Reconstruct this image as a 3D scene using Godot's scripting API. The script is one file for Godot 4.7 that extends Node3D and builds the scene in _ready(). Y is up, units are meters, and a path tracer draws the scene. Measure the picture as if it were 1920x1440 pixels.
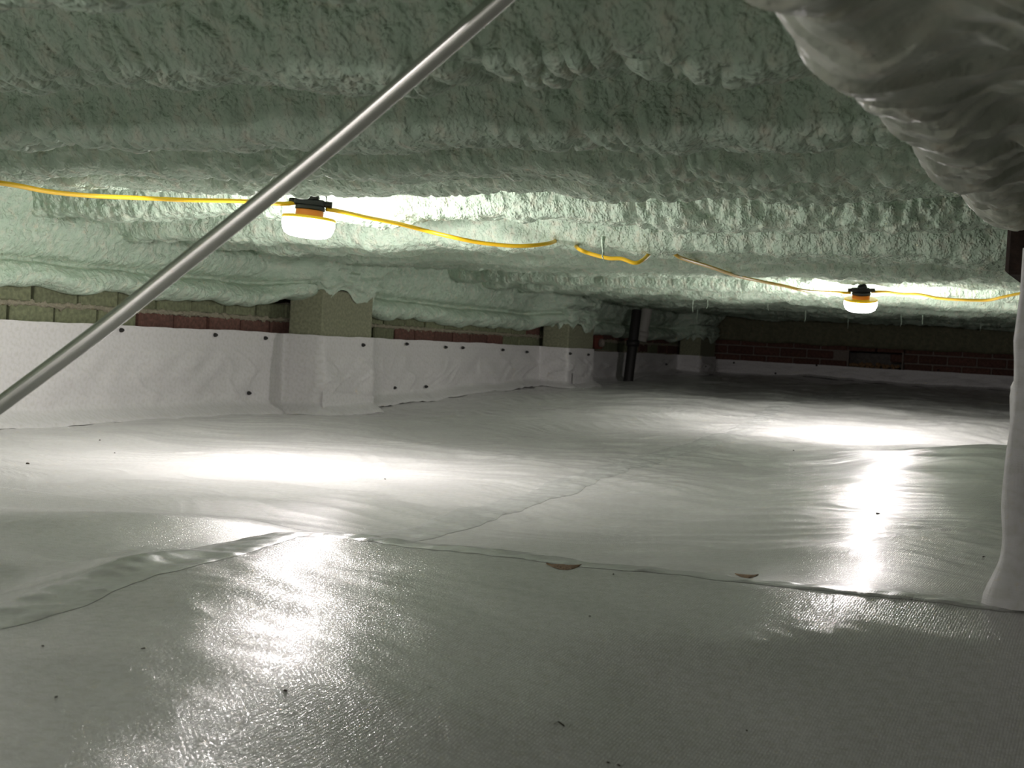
extends Node3D
# Crawl space under a house: spray-foamed joists above, white ground sheet below.
# World axes: x runs along the joists, -z runs along the brick side wall, y is up. The eye is at (0, EYE, 0).

const EYE := 0.35            # height of the lens above the mean ground, metres
const FPX := 2664.0          # focal length in pixels of the 1920x1440 frame
const WALL_X := -3.19        # inner face of the brick side wall
const BACK_Z := -10.6        # inner face of the far brick wall
const JOIST_STEP := 0.4064

var cam: Camera3D
var simplex := FastNoiseLite.new()
var cells := FastNoiseLite.new()
var cracks := FastNoiseLite.new()
var M := {}
var used := {}

func _ready():
	setup_camera()
	setup_environment()
	setup_noise()
	make_materials()
	build_floor()
	build_ceiling()
	build_walls()
	build_girder()
	build_piers()
	build_sheets()
	build_lamps()
	build_cable()
	build_pole()
	build_posts()
	build_small_things()

# ------------------------------------------------------------------ camera, light, exposure
func setup_camera():
	cam = Camera3D.new()
	cam.name = "camera"
	cam.rotation_order = EULER_ORDER_YXZ
	cam.position = Vector3(0, EYE, 0)
	cam.rotation = Vector3(-atan(80.0 / FPX), deg_to_rad(24.07), atan(0.055))
	cam.near = 0.02
	cam.far = 60.0
	var a := CameraAttributesPhysical.new()
	a.frustum_focal_length = 44.4
	a.frustum_focus_distance = 2.6
	a.exposure_aperture = 13.0
	a.frustum_near = 0.02
	a.frustum_far = 60.0
	cam.attributes = a
	cam.fov = rad_to_deg(2.0 * atan(720.0 / FPX))
	add_child(cam)
	cam.make_current()

func setup_environment():
	var e := Environment.new()
	e.background_mode = Environment.BG_COLOR
	e.background_color = Color(0, 0, 0)
	e.tonemap_mode = Environment.TONE_MAPPER_LINEAR
	e.tonemap_exposure = 1.85
	e.sdfgi_enabled = true
	e.ssao_enabled = true
	e.ssil_enabled = true
	var w := WorldEnvironment.new()
	w.name = "environment"
	w.environment = e
	add_child(w)

const LAMP_ENERGY := 0.29       # what leaves the globe on all sides
const LAMP_DOWN := 0.26         # what leaves its flat underside
const LAMP_GLOW := 9.0
const LAMP_COLOUR := Color(1.0, 0.972, 0.97)

func setup_noise():
	simplex.seed = 7
	simplex.noise_type = FastNoiseLite.TYPE_SIMPLEX_SMOOTH
	simplex.frequency = 1.0
	simplex.fractal_type = FastNoiseLite.FRACTAL_NONE
	cells.seed = 21
	cells.noise_type = FastNoiseLite.TYPE_CELLULAR
	cells.frequency = 1.0
	cells.fractal_type = FastNoiseLite.FRACTAL_NONE
	cells.cellular_return_type = FastNoiseLite.RETURN_DISTANCE
	cells.cellular_distance_function = FastNoiseLite.DISTANCE_EUCLIDEAN
	cracks.seed = 21
	cracks.noise_type = FastNoiseLite.TYPE_CELLULAR
	cracks.frequency = 1.0
	cracks.fractal_type = FastNoiseLite.FRACTAL_NONE
	cracks.cellular_return_type = FastNoiseLite.RETURN_DISTANCE2_SUB

# a point seen at pixel (px, py) whose depth along the lens axis is d
func at(px: float, py: float, d: float) -> Vector3:
	var l := Vector3((px - 960.0) / FPX * d, -(py - 720.0) / FPX * d, -d)
	return cam.transform * l

func ray(px: float, py: float) -> Vector3:
	return at(px, py, 1.0) - cam.position

func on_plane_x(px: float, py: float, x: float) -> Vector3:
	var r := ray(px, py)
	return cam.position + r * ((x - cam.position.x) / r.x)

func on_plane_z(px: float, py: float, z: float) -> Vector3:
	var r := ray(px, py)
	return cam.position + r * ((z - cam.position.z) / r.z)

func on_floor(px: float, py: float) -> Vector3:
	var r := ray(px, py)
	var t := 0.6
	while t < 14.0:
		var p := cam.position + r * t
		if p.y < floor_y(p.x, p.z):
			return p
		t += 0.006
	return cam.position + r * t

# ------------------------------------------------------------------ materials
func noise_image(size: int, kind: int, freq: float, octaves: int, seed_: int, ret := 0) -> Image:
	var n := FastNoiseLite.new()
	n.seed = seed_
	n.noise_type = kind
	n.frequency = freq
	n.fractal_type = FastNoiseLite.FRACTAL_FBM if octaves > 1 else FastNoiseLite.FRACTAL_NONE
	n.fractal_octaves = octaves
	n.cellular_return_type = ret
	return n.get_seamless_image(size, size)

func ramp_image(src: Image, stops: Array) -> ImageTexture:
	var g := Gradient.new()
	g.offsets = PackedFloat32Array(stops.map(func(s): return s[0]))
	g.colors = PackedColorArray(stops.map(func(s): return s[1]))
	var out := Image.create(src.get_width(), src.get_height(), false, Image.FORMAT_RGB8)
	for y in src.get_height():
		for x in src.get_width():
			out.set_pixel(x, y, g.sample(src.get_pixel(x, y).r))
	return ImageTexture.create_from_image(out)

func weave_normal() -> ImageTexture:
	# plain weave of flat polyethylene tapes under a thin coating: 24 x 24 tapes in one tile
	var size := 384
	var n := 24
	var img := Image.create(size, size, false, Image.FORMAT_RGB8)
	var wob := noise_image(size, FastNoiseLite.TYPE_SIMPLEX_SMOOTH, 0.03, 2, 5)
	for y in size:
		for x in size:
			var w := wob.get_pixel(x, y).r - 0.5
			var u := float(x) * n / size + w * 0.5
			var v := float(y) * n / size + w * 0.5
			var fu := fposmod(u, 1.0) - 0.5
			var fv := fposmod(v, 1.0) - 0.5
			var over := (int(floor(u)) + int(floor(v))) % 2 == 0
			var h := 0.0
			if over:
				h = (1.0 - pow(absf(fv) * 2.0, 4.0)) * (1.0 - fu * fu * 2.4)
			else:
				h = (1.0 - pow(absf(fu) * 2.0, 4.0)) * (1.0 - fv * fv * 2.4)
			h = h * 0.8 + w * 0.5 + 0.1
			img.set_pixel(x, y, Color(h, h, h))
	img.bump_map_to_normal_map(3.0)
	return ImageTexture.create_from_image(img)

func mat(colour: Color, rough: float, metal := 0.0) -> StandardMaterial3D:
	var m := StandardMaterial3D.new()
	m.albedo_color = colour
	m.roughness = rough
	m.metallic = metal
	return m

func make_materials():
	var pop := noise_image(512, FastNoiseLite.TYPE_CELLULAR, 0.085, 1, 3, FastNoiseLite.RETURN_DISTANCE)
	var fine := noise_image(512, FastNoiseLite.TYPE_SIMPLEX_SMOOTH, 0.02, 4, 9)
	pop.convert(Image.FORMAT_RGB8)
	fine.convert(Image.FORMAT_RGB8)
	var mixed := Image.create(512, 512, false, Image.FORMAT_RGB8)
	for y in 512:
		for x in 512:
			var f := fine.get_pixel(x, y).r
			var h := clampf((1.0 - pop.get_pixel(x, y).r) * smoothstep(0.25, 0.75, f) * 0.75 + f * 0.25, 0, 1)
			mixed.set_pixel(x, y, Color(h, h, h))
	var relief := ImageTexture.create_from_image(mixed)
	var tint := noise_image(512, FastNoiseLite.TYPE_SIMPLEX_SMOOTH, 0.012, 5, 12)
	var foam_tex := ramp_image(tint, [[0.0, Color8(174, 198, 176)], [0.4, Color8(187, 207, 186)], [0.62, Color8(195, 211, 192)], [0.82, Color8(205, 211, 191)], [1.0, Color8(209, 208, 187)]])
	var foam := mat(Color(1, 1, 1), 0.75)
	foam.albedo_texture = foam_tex
	foam.uv1_triplanar = true
	foam.uv1_world_triplanar = true
	foam.uv1_scale = Vector3(4, 4, 4)
	foam.heightmap_enabled = true
	foam.heightmap_texture = relief
	foam.heightmap_scale = 0.7
	M.foam = foam
	var slick: StandardMaterial3D = foam.duplicate()
	slick.albedo_texture = ramp_image(tint, [[0.0, Color8(166, 174, 158)], [0.5, Color8(184, 189, 174)], [0.85, Color8(194, 193, 176)], [1.0, Color8(192, 182, 158)]])
	slick.roughness = 0.42
	slick.heightmap_scale = 0.15
	M.slick = slick
	var shaded_foam: StandardMaterial3D = foam.duplicate()  # olive-brown foam copy, the dimness at the far wall put into its colour
	shaded_foam.albedo_texture = ramp_image(tint, [[0.0, Color8(96, 98, 76)], [0.6, Color8(116, 116, 92)], [1.0, Color8(132, 124, 98)]])
	M.shaded_foam = shaded_foam
	# woven white sheet
	var weave := weave_normal()
	var film := noise_image(512, FastNoiseLite.TYPE_SIMPLEX_SMOOTH, 0.008, 5, 44)
	var film_tex := ramp_image(film, [[0.0, Color8(202, 200, 195)], [0.35, Color8(210, 208, 207)], [0.75, Color8(216, 214, 214)], [1.0, Color8(213, 208, 199)]])
	var sheet := mat(Color(1, 1, 1), 0.16)
	sheet.metallic_specular = 0.4
	sheet.albedo_texture = film_tex
	sheet.normal_enabled = true
	sheet.normal_texture = weave
	sheet.normal_scale = 0.55
	sheet.uv1_scale = Vector3(13, 13, 13)
	M.sheet = sheet
	var wsheet: StandardMaterial3D = sheet.duplicate()
	wsheet.roughness = 0.5
	wsheet.normal_scale = 0.35
	M.wall_sheet = wsheet
	var tape: StandardMaterial3D = sheet.duplicate()
	tape.albedo_color = Color(0.92, 0.925, 0.925)
	tape.roughness = 0.24
	tape.normal_scale = 0.2
	M.tape = tape
	# masonry
	var grit := noise_image(256, FastNoiseLite.TYPE_SIMPLEX_SMOOTH, 0.06, 5, 71)
	grit.convert(Image.FORMAT_RGB8)
	var grit_tex := ImageTexture.create_from_image(grit)
	M.bricks_green = []
	M.bricks_red = []
	for k in 3:
		for kind in 2:
			var lo: Color = [Color8(98, 102, 78), Color8(80, 56, 48)][kind]
			var hi: Color = [Color8(134, 140, 108), Color8(122, 86, 74)][kind]
			var b := mat(Color(1, 1, 1).darkened(0.06 * k), 0.92)
			b.albedo_texture = ramp_image(noise_image(128, FastNoiseLite.TYPE_SIMPLEX_SMOOTH, 0.05, 4, 80 + k * 2 + kind), [[0.0, lo], [0.6, lo.lerp(hi, 0.6)], [1.0, hi]])
			b.uv1_triplanar = true
			b.uv1_world_triplanar = true
			b.uv1_scale = Vector3(7, 7, 7)
			b.heightmap_enabled = true
			b.heightmap_texture = grit_tex
			b.heightmap_scale = 0.12
			([M.bricks_green, M.bricks_red][kind] as Array).append(b)
	var stone := func(lo: Color, hi: Color, scale: float, relief_cm: float) -> StandardMaterial3D:
		var s := mat(Color(1, 1, 1), 0.95)
		s.albedo_texture = ramp_image(noise_image(256, FastNoiseLite.TYPE_SIMPLEX_SMOOTH, 0.04, 5, 91), [[0.0, lo], [1.0, hi]])
		s.uv1_triplanar = true
		s.uv1_world_triplanar = true
		s.uv1_scale = Vector3.ONE * scale
		s.heightmap_enabled = true
		s.heightmap_texture = grit_tex
		s.heightmap_scale = relief_cm
		return s
	M.mortar = stone.call(Color8(120, 116, 98), Color8(160, 154, 134), 9.0, 0.2)
	M.pale_mortar = stone.call(Color8(112, 104, 96), Color8(144, 134, 124), 9.0, 0.2)
	M.block = stone.call(Color8(118, 120, 98), Color8(150, 152, 126), 6.0, 0.2)
	M.block_bare = stone.call(Color8(92, 86, 74), Color8(128, 122, 104), 6.0, 0.25)
	M.concrete = stone.call(Color8(96, 92, 86), Color8(126, 122, 114), 3.0, 0.3)
	M.soil = stone.call(Color8(120, 92, 62), Color8(168, 138, 100), 12.0, 0.3)
	M.wood_dark = stone.call(Color8(40, 31, 27), Color8(66, 50, 42), 5.0, 0.1)
	M.wood_raw = stone.call(Color8(182, 132, 84), Color8(216, 168, 116), 5.0, 0.1)
	M.black = mat(Color8(30, 29, 32), 0.5)
	M.black_matt = mat(Color8(26, 26, 26), 0.8)
	M.pin = mat(Color8(34, 33, 32), 0.55)
	M.steel_dark = mat(Color8(40, 38, 36), 0.6, 0.2)
	M.pvc = mat(Color8(176, 174, 166), 0.55)
	M.cable = mat(Color8(236, 190, 30), 0.42)
	M.orange = mat(Color8(232, 138, 44), 0.45)
	M.rim = mat(Color8(250, 205, 20), 0.4)
	var alu := mat(Color8(226, 225, 221), 0.27, 1.0)
	M.alu = alu
	M.debris = mat(Color8(58, 46, 36), 0.9)
	M.red = mat(Color8(104, 54, 42), 0.85)
	var g := mat(Color8(250, 250, 250), 0.4)
	g.emission_enabled = true
	g.emission = LAMP_COLOUR
	g.emission_energy_multiplier = LAMP_GLOW
	M.glow = g

# ------------------------------------------------------------------ mesh helpers
func numbered(called: String) -> String:
	var k: int = used.get(called, 0)
	used[called] = k + 1
	return called if k == 0 else "%s_%03d" % [called, k]

func thing(called: String, label: String, category: String, where := Vector3.ZERO, group := "") -> Node3D:
	var o := Node3D.new()
	o.name = numbered(called)
	add_child(o)
	o.position = where
	o.set_meta("label", label)
	o.set_meta("category", category)
	if group != "":
		o.set_meta("group", group)
	return o

func structure(called: String) -> Node3D:
	var o := Node3D.new()
	o.name = called
	add_child(o)
	o.set_meta("kind", "structure")
	return o

func part(called: String, mesh: Mesh, material: Material, parent: Node3D, where := Vector3.ZERO) -> MeshInstance3D:
	var o := MeshInstance3D.new()
	o.name = called
	o.mesh = mesh
	o.material_override = material
	o.position = where
	parent.add_child(o, true)
	return o

# rows x cols points; side = +1 or -1 picks which way the normals look
func grid_mesh(P: PackedVector3Array, rows: int, cols: int, side: float, uv := PackedVector2Array(), keep := PackedByteArray()) -> ArrayMesh:
	var N := PackedVector3Array()
	N.resize(rows * cols)
	for r in rows:
		var r0 := maxi(r - 1, 0) * cols
		var r1 := mini(r + 1, rows - 1) * cols
		for c in cols:
			var du := P[r * cols + mini(c + 1, cols - 1)] - P[r * cols + maxi(c - 1, 0)]
			var dv := P[r1 + c] - P[r0 + c]
			N[r * cols + c] = du.cross(dv).normalized() * side
	var I := PackedInt32Array()
	for r in rows - 1:
		for c in cols - 1:
			var a := r * cols + c
			if keep.size() > 0 and keep[a] == 0:
				continue
			var b := a + 1
			var d := a + cols
			var e := d + 1
			if side < 0:
				I.append_array([a, b, d, b, e, d])
			else:
				I.append_array([a, d, b, b, d, e])
	var A := []
	A.resize(Mesh.ARRAY_MAX)
	A[Mesh.ARRAY_VERTEX] = P
	A[Mesh.ARRAY_NORMAL] = N
	if uv.size() > 0:
		A[Mesh.ARRAY_TEX_UV] = uv
	A[Mesh.ARRAY_INDEX] = I
	var m := ArrayMesh.new()
	m.add_surface_from_arrays(Mesh.PRIMITIVE_TRIANGLES, A)
	return m

func box_mesh(size: Vector3, bevel := 0.0) -> ArrayMesh:
	# chamfered box centred on the origin
	var st := SurfaceTool.new()
	st.begin(Mesh.PRIMITIVE_TRIANGLES)
	st.set_smooth_group(-1)
	var h := size * 0.5
	var b := minf(bevel, minf(h.x, minf(h.y, h.z)) * 0.9)
	var pts := func(ax: int, s: float) -> Array:
		var u := (ax + 1) % 3
		var v := (ax + 2) % 3
		var out := []
		for q in [[-1, -1], [1, -1], [1, 1], [-1, 1]]:
			var p := Vector3.ZERO
			p[ax] = s * h[ax]
			p[u] = q[0] * (h[u] - b)
			p[v] = q[1] * (h[v] - b)
			out.append(p)
		return out
	for ax in 3:
		for s in [-1.0, 1.0]:
			quad(st, pts.call(ax, s))
	if b > 0.0:
		for ax in 3:
			var u := (ax + 1) % 3
			var v := (ax + 2) % 3
			for su in [-1.0, 1.0]:
				for sv in [-1.0, 1.0]:
					var e := []
					for k in [[-1.0, 0], [1.0, 0], [1.0, 1], [-1.0, 1]]:
						var p := Vector3.ZERO
						p[ax] = k[0] * (h[ax] - b)
						p[u] = su * (h[u] - (b if k[1] == 1 else 0.0))
						p[v] = sv * (h[v] - (0.0 if k[1] == 1 else b))
						e.append(p)
					quad(st, e)
		for sx in [-1.0, 1.0]:
			for sy in [-1.0, 1.0]:
				for sz in [-1.0, 1.0]:
					var s := Vector3(sx, sy, sz)
					var c := [s * Vector3(h.x, h.y - b, h.z - b), s * Vector3(h.x - b, h.y, h.z - b), s * Vector3(h.x - b, h.y - b, h.z)]
					tri(st, c[0], c[1], c[2])
	st.generate_normals()
	return st.commit()

func tri(st: SurfaceTool, a: Vector3, b: Vector3, c: Vector3):
	# clockwise as seen from outside (the shape holds the origin)
	if (b - a).cross(c - a).dot(a + b + c) > 0.0:
		var t := b
		b = c
		c = t
	for p in [a, b, c]:
		st.add_vertex(p)

func quad(st: SurfaceTool, q: Array):
	tri(st, q[0], q[1], q[2])
	tri(st, q[0], q[2], q[3])

# profile of (radius, y) pairs turned round the y axis
func lathe(profile: Array, sides := 40) -> ArrayMesh:
	var P := PackedVector3Array()
	for p in profile:
		for k in sides + 1:
			var a := TAU * k / sides
			P.append(Vector3(cos(a) * p[0], p[1], sin(a) * p[0]))
	return grid_mesh(P, profile.size(), sides + 1, -1.0 if profile[0][1] < profile[-1][1] else 1.0)

func tube(points: PackedVector3Array, radii, sides := 12, close := true) -> ArrayMesh:
	var P := PackedVector3Array()
	var n := points.size()
	var t0 := (points[1] - points[0]).normalized()
	var side := t0.cross(Vector3.UP if absf(t0.y) < 0.9 else Vector3.RIGHT).normalized()
	var rows := 0
	var caps := [0, n - 1]
	for i in n:
		var t := (points[mini(i + 1, n - 1)] - points[maxi(i - 1, 0)]).normalized()
		side = (side - t * side.dot(t)).normalized()
		var up := t.cross(side)
		var r: float = radii[i] if radii is Array else radii
		var rings := [r]
		if close and i == 0:
			rings = [0.0001, r]
		elif close and i == n - 1:
			rings = [r, 0.0001]
		for rr in rings:
			rows += 1
			for k in sides + 1:
				var a := TAU * k / sides
				P.append(points[i] + (side * cos(a) + up * sin(a)) * rr)
	return grid_mesh(P, rows, sides + 1, 1.0)

func spline(ctrl: Array, per := 12) -> PackedVector3Array:
	var out := PackedVector3Array()
	var n := ctrl.size()
	for i in n - 1:
		var a: Vector3 = ctrl[maxi(i - 1, 0)]
		var b: Vector3 = ctrl[i]
		var c: Vector3 = ctrl[i + 1]
		var d: Vector3 = ctrl[mini(i + 2, n - 1)]
		for k in per:
			out.append(b.cubic_interpolate(c, a, d, float(k) / per))
	out.append(ctrl[n - 1])
	return out

func smooth_profile(ctrl: Array, samples: int) -> PackedVector2Array:
	# even steps along a smooth curve through the points
	var dense := PackedVector2Array()
	var n := ctrl.size()
	for i in n - 1:
		var a: Vector2 = ctrl[maxi(i - 1, 0)]
		var b: Vector2 = ctrl[i]
		var c: Vector2 = ctrl[i + 1]
		var d: Vector2 = ctrl[mini(i + 2, n - 1)]
		for k in 16:
			dense.append(b.cubic_interpolate(c, a, d, k / 16.0))
	dense.append(ctrl[n - 1])
	var len := PackedFloat32Array([0.0])
	for i in range(1, dense.size()):
		len.append(len[i - 1] + dense[i].distance_to(dense[i - 1]))
	var out := PackedVector2Array()
	var j := 0
	for k in samples:
		var want := len[-1] * k / (samples - 1)
		while j < dense.size() - 2 and len[j + 1] < want:
			j += 1
		var f := clampf((want - len[j]) / maxf(len[j + 1] - len[j], 1e-6), 0, 1)
		out.append(dense[j].lerp(dense[j + 1], f))
	return out

func s2(x: float, y: float) -> float:
	return simplex.get_noise_2d(x, y)

func s3(x: float, y: float, z: float) -> float:
	return simplex.get_noise_3d(x, y, z)

func bell(d: float, w: float) -> float:
	return exp(-d * d / (w * w))

func track(x: float, keys: Array) -> float:
	# smooth curve through [x, value] pairs with rising x
	if x <= keys[0][0]:
		return keys[0][1]
	for i in range(1, keys.size()):
		if x <= keys[i][0]:
			return lerpf(keys[i - 1][1], keys[i][1], smoothstep(keys[i - 1][0], keys[i][0], x))
	return keys[-1][1]

# ------------------------------------------------------------------ floor
func seam_x(z: float) -> float:
	return -1.12 - 0.085 * maxf(-z - 1.15, -1.5) + 0.01 * s2(z * 2.0, 3.0)

func seam_z(x: float) -> float:
	return -1.80 - 0.05 * (x + 0.7) + 0.012 * s2(x * 3.0, 8.0)

func floor_y(x: float, z: float) -> float:
	var d := -z
	var u := x - seam_x(z)
	# the ground as a whole rises slowly towards the far wall
	var y := track(d, [[1.9, 0.0], [3.4, 0.0], [5.2, 0.012], [8.3, 0.115], [10.6, 0.185]])
	var right := smoothstep(-0.04, 0.25, u)
	# mound the near sheet lies over: gentle in front, dropping behind its crest
	var crest := -seam_z(x)
	var near := track(d, [[0.2, 0.012], [0.8, 0.019], [1.15, 0.029], [1.45, 0.041], [crest - 0.05, 0.05], [crest + 0.02, 0.05], [crest + 0.34, -0.012], [crest + 1.0, -0.012], [crest + 1.6, 0.0]])
	var near_east := track(d, [[0.2, -0.12], [0.6, -0.1], [0.95, -0.07], [crest, 0.058], [crest + 0.25, 0.04], [2.7, 0.05], [4.5, 0.1], [5.25, 0.02], [6.2, 0.0]])
	var east := smoothstep(0.35, 1.0, u)
	var fold_left := smoothstep(-0.30, -0.01, u)
	y += lerpf(near, near_east, east) * lerpf(0.25 if d < 2.2 else 0.6, 1.0, fold_left)
	y -= 0.03 * bell(u + 0.22, 0.2) * smoothstep(0.9, 1.3, d) * (1.0 - smoothstep(1.9, 2.6, d))
	# a low swell close to the side wall, and one under the far lamp
	y += 0.03 * bell(x + 2.75, 0.35) * bell(d - 4.1, 0.5)
	y += 0.045 * bell(x + 2.2, 0.8) * bell(d - 6.4, 0.9)
	y += 0.03 * bell(x + 0.9, 0.9) * bell(d - 6.9, 0.5)
	# broad waves and drawn folds of the sheet
	var far := clampf(d / 5.0, 0.25, 1.6)
	y += 0.010 * far * s2(x * 1.3 + 5.0, z * 1.1)
	y += 0.0045 * s2(x * 2.9, z * 3.3 + 9.0)
	var w := s2(x * 0.9 + 2.0, z * 4.2 + 0.8 * s2(x * 1.2, z))
	y += 0.006 * far * (1.0 - absf(w)) * smoothstep(1.9, 2.6, d)
	var w2 := s2(x * 2.2 + 40.0, z * 9.0 + 1.5 * s2(x * 2.0, z + 7.0))
	y += 0.0045 * far * (1.0 - absf(w2)) * smoothstep(1.9, 2.6, d)
	var w3 := s2(x * 3.4 + 17.0 + z * 1.3, z * 21.0 + x * 3.0 + 2.0 * s2(x * 3.0, z * 2.0 + 3.0))
	y += 0.0014 * far * pow(1.0 - absf(w3), 3.0) * smoothstep(1.85, 2.4, d) * smoothstep(-0.2, 0.5, s2(x * 1.7, z * 1.9 + 60.0))
	# soft dents in the near sheet, running diagonally
	var dn := (1.0 - smoothstep(1.5, 1.8, d)) * lerpf(1.0, 0.45, smoothstep(-0.85, -0.5, x))
	y += dn * 0.0016 * s2((x + z * 0.35) * 4.6 + 3.0, (z - x * 0.5) * 7.5)
	y += dn * 0.0005 * s2((x + z * 0.4) * 11.0, (z - x * 0.4) * 22.0)
	# a twisting hollow across the near sheet
	if d < 2.1:
		var along := -0.408 * x - 0.913 * z
		var across := 0.913 * x - 0.408 * z + 0.155 * along
		var twist := track(along, [[0.75, 0.0], [0.9, -0.018], [1.0, -0.02], [1.15, -0.038], [1.31, 0.03], [1.5, 0.012], [1.79, -0.012], [1.95, 0.0]])
		y += twist * across * bell(across, 0.24)
	# folds drawn towards the seam on its other side
	if u < 0.02 and d < 2.7:
		var f := (z + 0.28 * u) * 11.0 + 1.2 * s2(x * 2.0, z * 2.0)
		y += 0.021 * pow(0.5 + 0.5 * sin(f), 2.0) * smoothstep(0.02, -0.06, u) * bell(u + 0.2, 0.4) * (1.0 - smoothstep(2.0, 2.5, d))
	# short tight creases where the sheets meet at the crest
	y += 0.0012 * bell(d - crest - 0.03, 0.04) * s2(x * 22.0, z * 8.0)
	y += 0.0014 * bell(u, 0.05) * s2(x * 9.0, z * 22.0)
	return y

func floor_mesh_rows() -> Array:
	var zs := [1.7, 1.2, 0.8, 0.4, 0.1, -0.2, -0.4, -0.55, -0.65]
	var z := -0.72
	while z > BACK_Z - 0.1:
		zs.append(z)
		z -= clampf(0.0036 * absf(z) * (1.0 + 0.04 * absf(z)), 0.0035, 0.03)
	zs.append(BACK_Z - 0.1)
	return zs

func build_floor():
	var root := structure("floor")
	var zs := floor_mesh_rows()
	var nf := 400
	var no := 12
	var cols := nf + 2 * no
	var P := PackedVector3Array()
	var U := PackedVector2Array()
	for z in zs:
		var d := maxf(-z, 0.72)
		var xl := maxf(-3.18, -0.985 * d - 0.14)
		var xr := minf(1.5, -0.06 * d + 0.2)
		for c in cols:
			var x := 0.0
			if c < no:
				x = lerpf(-3.24, xl, float(c) / no)
			elif c >= cols - no:
				x = lerpf(xr, 3.05, float(c - (cols - no) + 1) / no)
			else:
				x = lerpf(xl, xr, float(c - no) / (nf - 1))
			P.append(Vector3(x, floor_y(x, z), z))
			U.append(Vector2(x, z))
	var rows := zs.size()
	# three sheets meet at the taped seams
	for k in 3:
		var keep := PackedByteArray()
		keep.resize(rows * cols)
		for i in rows * cols:
			var p := P[i]
			var s := 0
			if p.x > seam_x(p.z):
				s = 1 if p.z > seam_z(p.x) else 2
			keep[i] = 1 if s == k else 0
		part("floor_sheet", grid_mesh(P, rows, cols, 1.0, U, keep), M.sheet, root)
	# tapes over the seams
	tape_strip(root, func(t: float) -> Vector2: return Vector2(seam_x(lerpf(-0.6, -10.4, t)), lerpf(-0.6, -10.4, t)), 0.05, 900, 5)
	tape_strip(root, func(t: float) -> Vector2: return Vector2(lerpf(-1.16, 1.4, t), seam_z(lerpf(-1.16, 1.4, t)) - 0.03), 0.035, 360, 9)
	# earth under the sheets
	part("ground", box_mesh(Vector3(6.6, 0.2, 12.8)), M.soil, root, Vector3(-0.1, -0.25, -4.5))

func tape_strip(root: Node3D, path: Callable, half: float, n: int, seed_: int):
	var P := PackedVector3Array()
	var U := PackedVector2Array()
	var cols := 9
	for i in n:
		var t := float(i) / (n - 1)
		t = pow(t, 1.6)
		var p: Vector2 = path.call(t)
		var q: Vector2 = path.call(minf(t + 0.002, 1.0)) - path.call(maxf(t - 0.002, 0.0))
		var side := Vector2(-q.y, q.x).normalized()
		for c in cols:
			var f := (c / float(cols - 1) * 2.0 - 1.0)
			var h := half * (1.0 + 0.16 * s2(t * 60.0, seed_ + signf(f) * 3.0))
			var w := p + side * (f * h)
			var lift := 0.0016 + (0.0024 * maxf(0.0, s2(w.x * 20.0 + seed_, w.y * 20.0)) if absf(f) < 0.99 else -0.0012)
			P.append(Vector3(w.x, floor_y(w.x, w.y) + lift, w.y))
			U.append(w)
	var a := P[0]
	var n0 := (P[1] - a).cross(P[cols] - a)
	part("seam_tape", grid_mesh(P, n, cols, 1.0 if n0.y > 0 else -1.0, U), M.tape, root)

# ------------------------------------------------------------------ ceiling
# lowest point of the foam over each joist, above the eye; joist k stands at z = -0.935 - k * step
const DROPS := [0.27, 0.272, 0.262, 0.272, 0.29, 0.352, 0.304, 0.266, 0.272, 0.272, 0.282, 0.296, 0.308, 0.276, 0.262, 0.268, 0.27, 0.266, 0.27, 0.272, 0.268, 0.27, 0.27, 0.268]

func joist_z(k: int) -> float:
	return -0.935 - k * JOIST_STEP

func foam_relief(x: float, y: float, z: float, k: int) -> float:
	var o := k * 3.7
	var warp := 0.35 * s3(x * 6.0, y * 6.0, o)
	var big := 0.008 * s3(x * 3.1 + o, y * 5.0, z * 5.0) + 0.007 * s3(x * 9.0, y * 8.0 + o, z * 8.0)
	var smoothness := smoothstep(-0.35, 0.35, s3(x * 2.3 + 9.0, y * 6.0, o))
	var cx := x * 34.0 + warp * 1.6 + 60.0
	var cy := y * 14.0 + o
	var cz := z * 14.0
	var rib := -cells.get_noise_3d(cx, cy, cz) - 0.45
	var split := smoothstep(0.0, 0.2, cracks.get_noise_3d(cx, cy, cz) + 1.0) - 0.85
	var knob := -cells.get_noise_3d(x * 120.0 + 60.0, y * 85.0 + o, z * 85.0) - 0.45
	var small := s3(x * 70.0, y * 50.0, z * 50.0 + o)
	return big + (0.012 * rib + 0.006 * split) * lerpf(0.35, 1.0, smoothness) + 0.0034 * knob * lerpf(1.0, 0.3, smoothness) + 0.0012 * small

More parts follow.
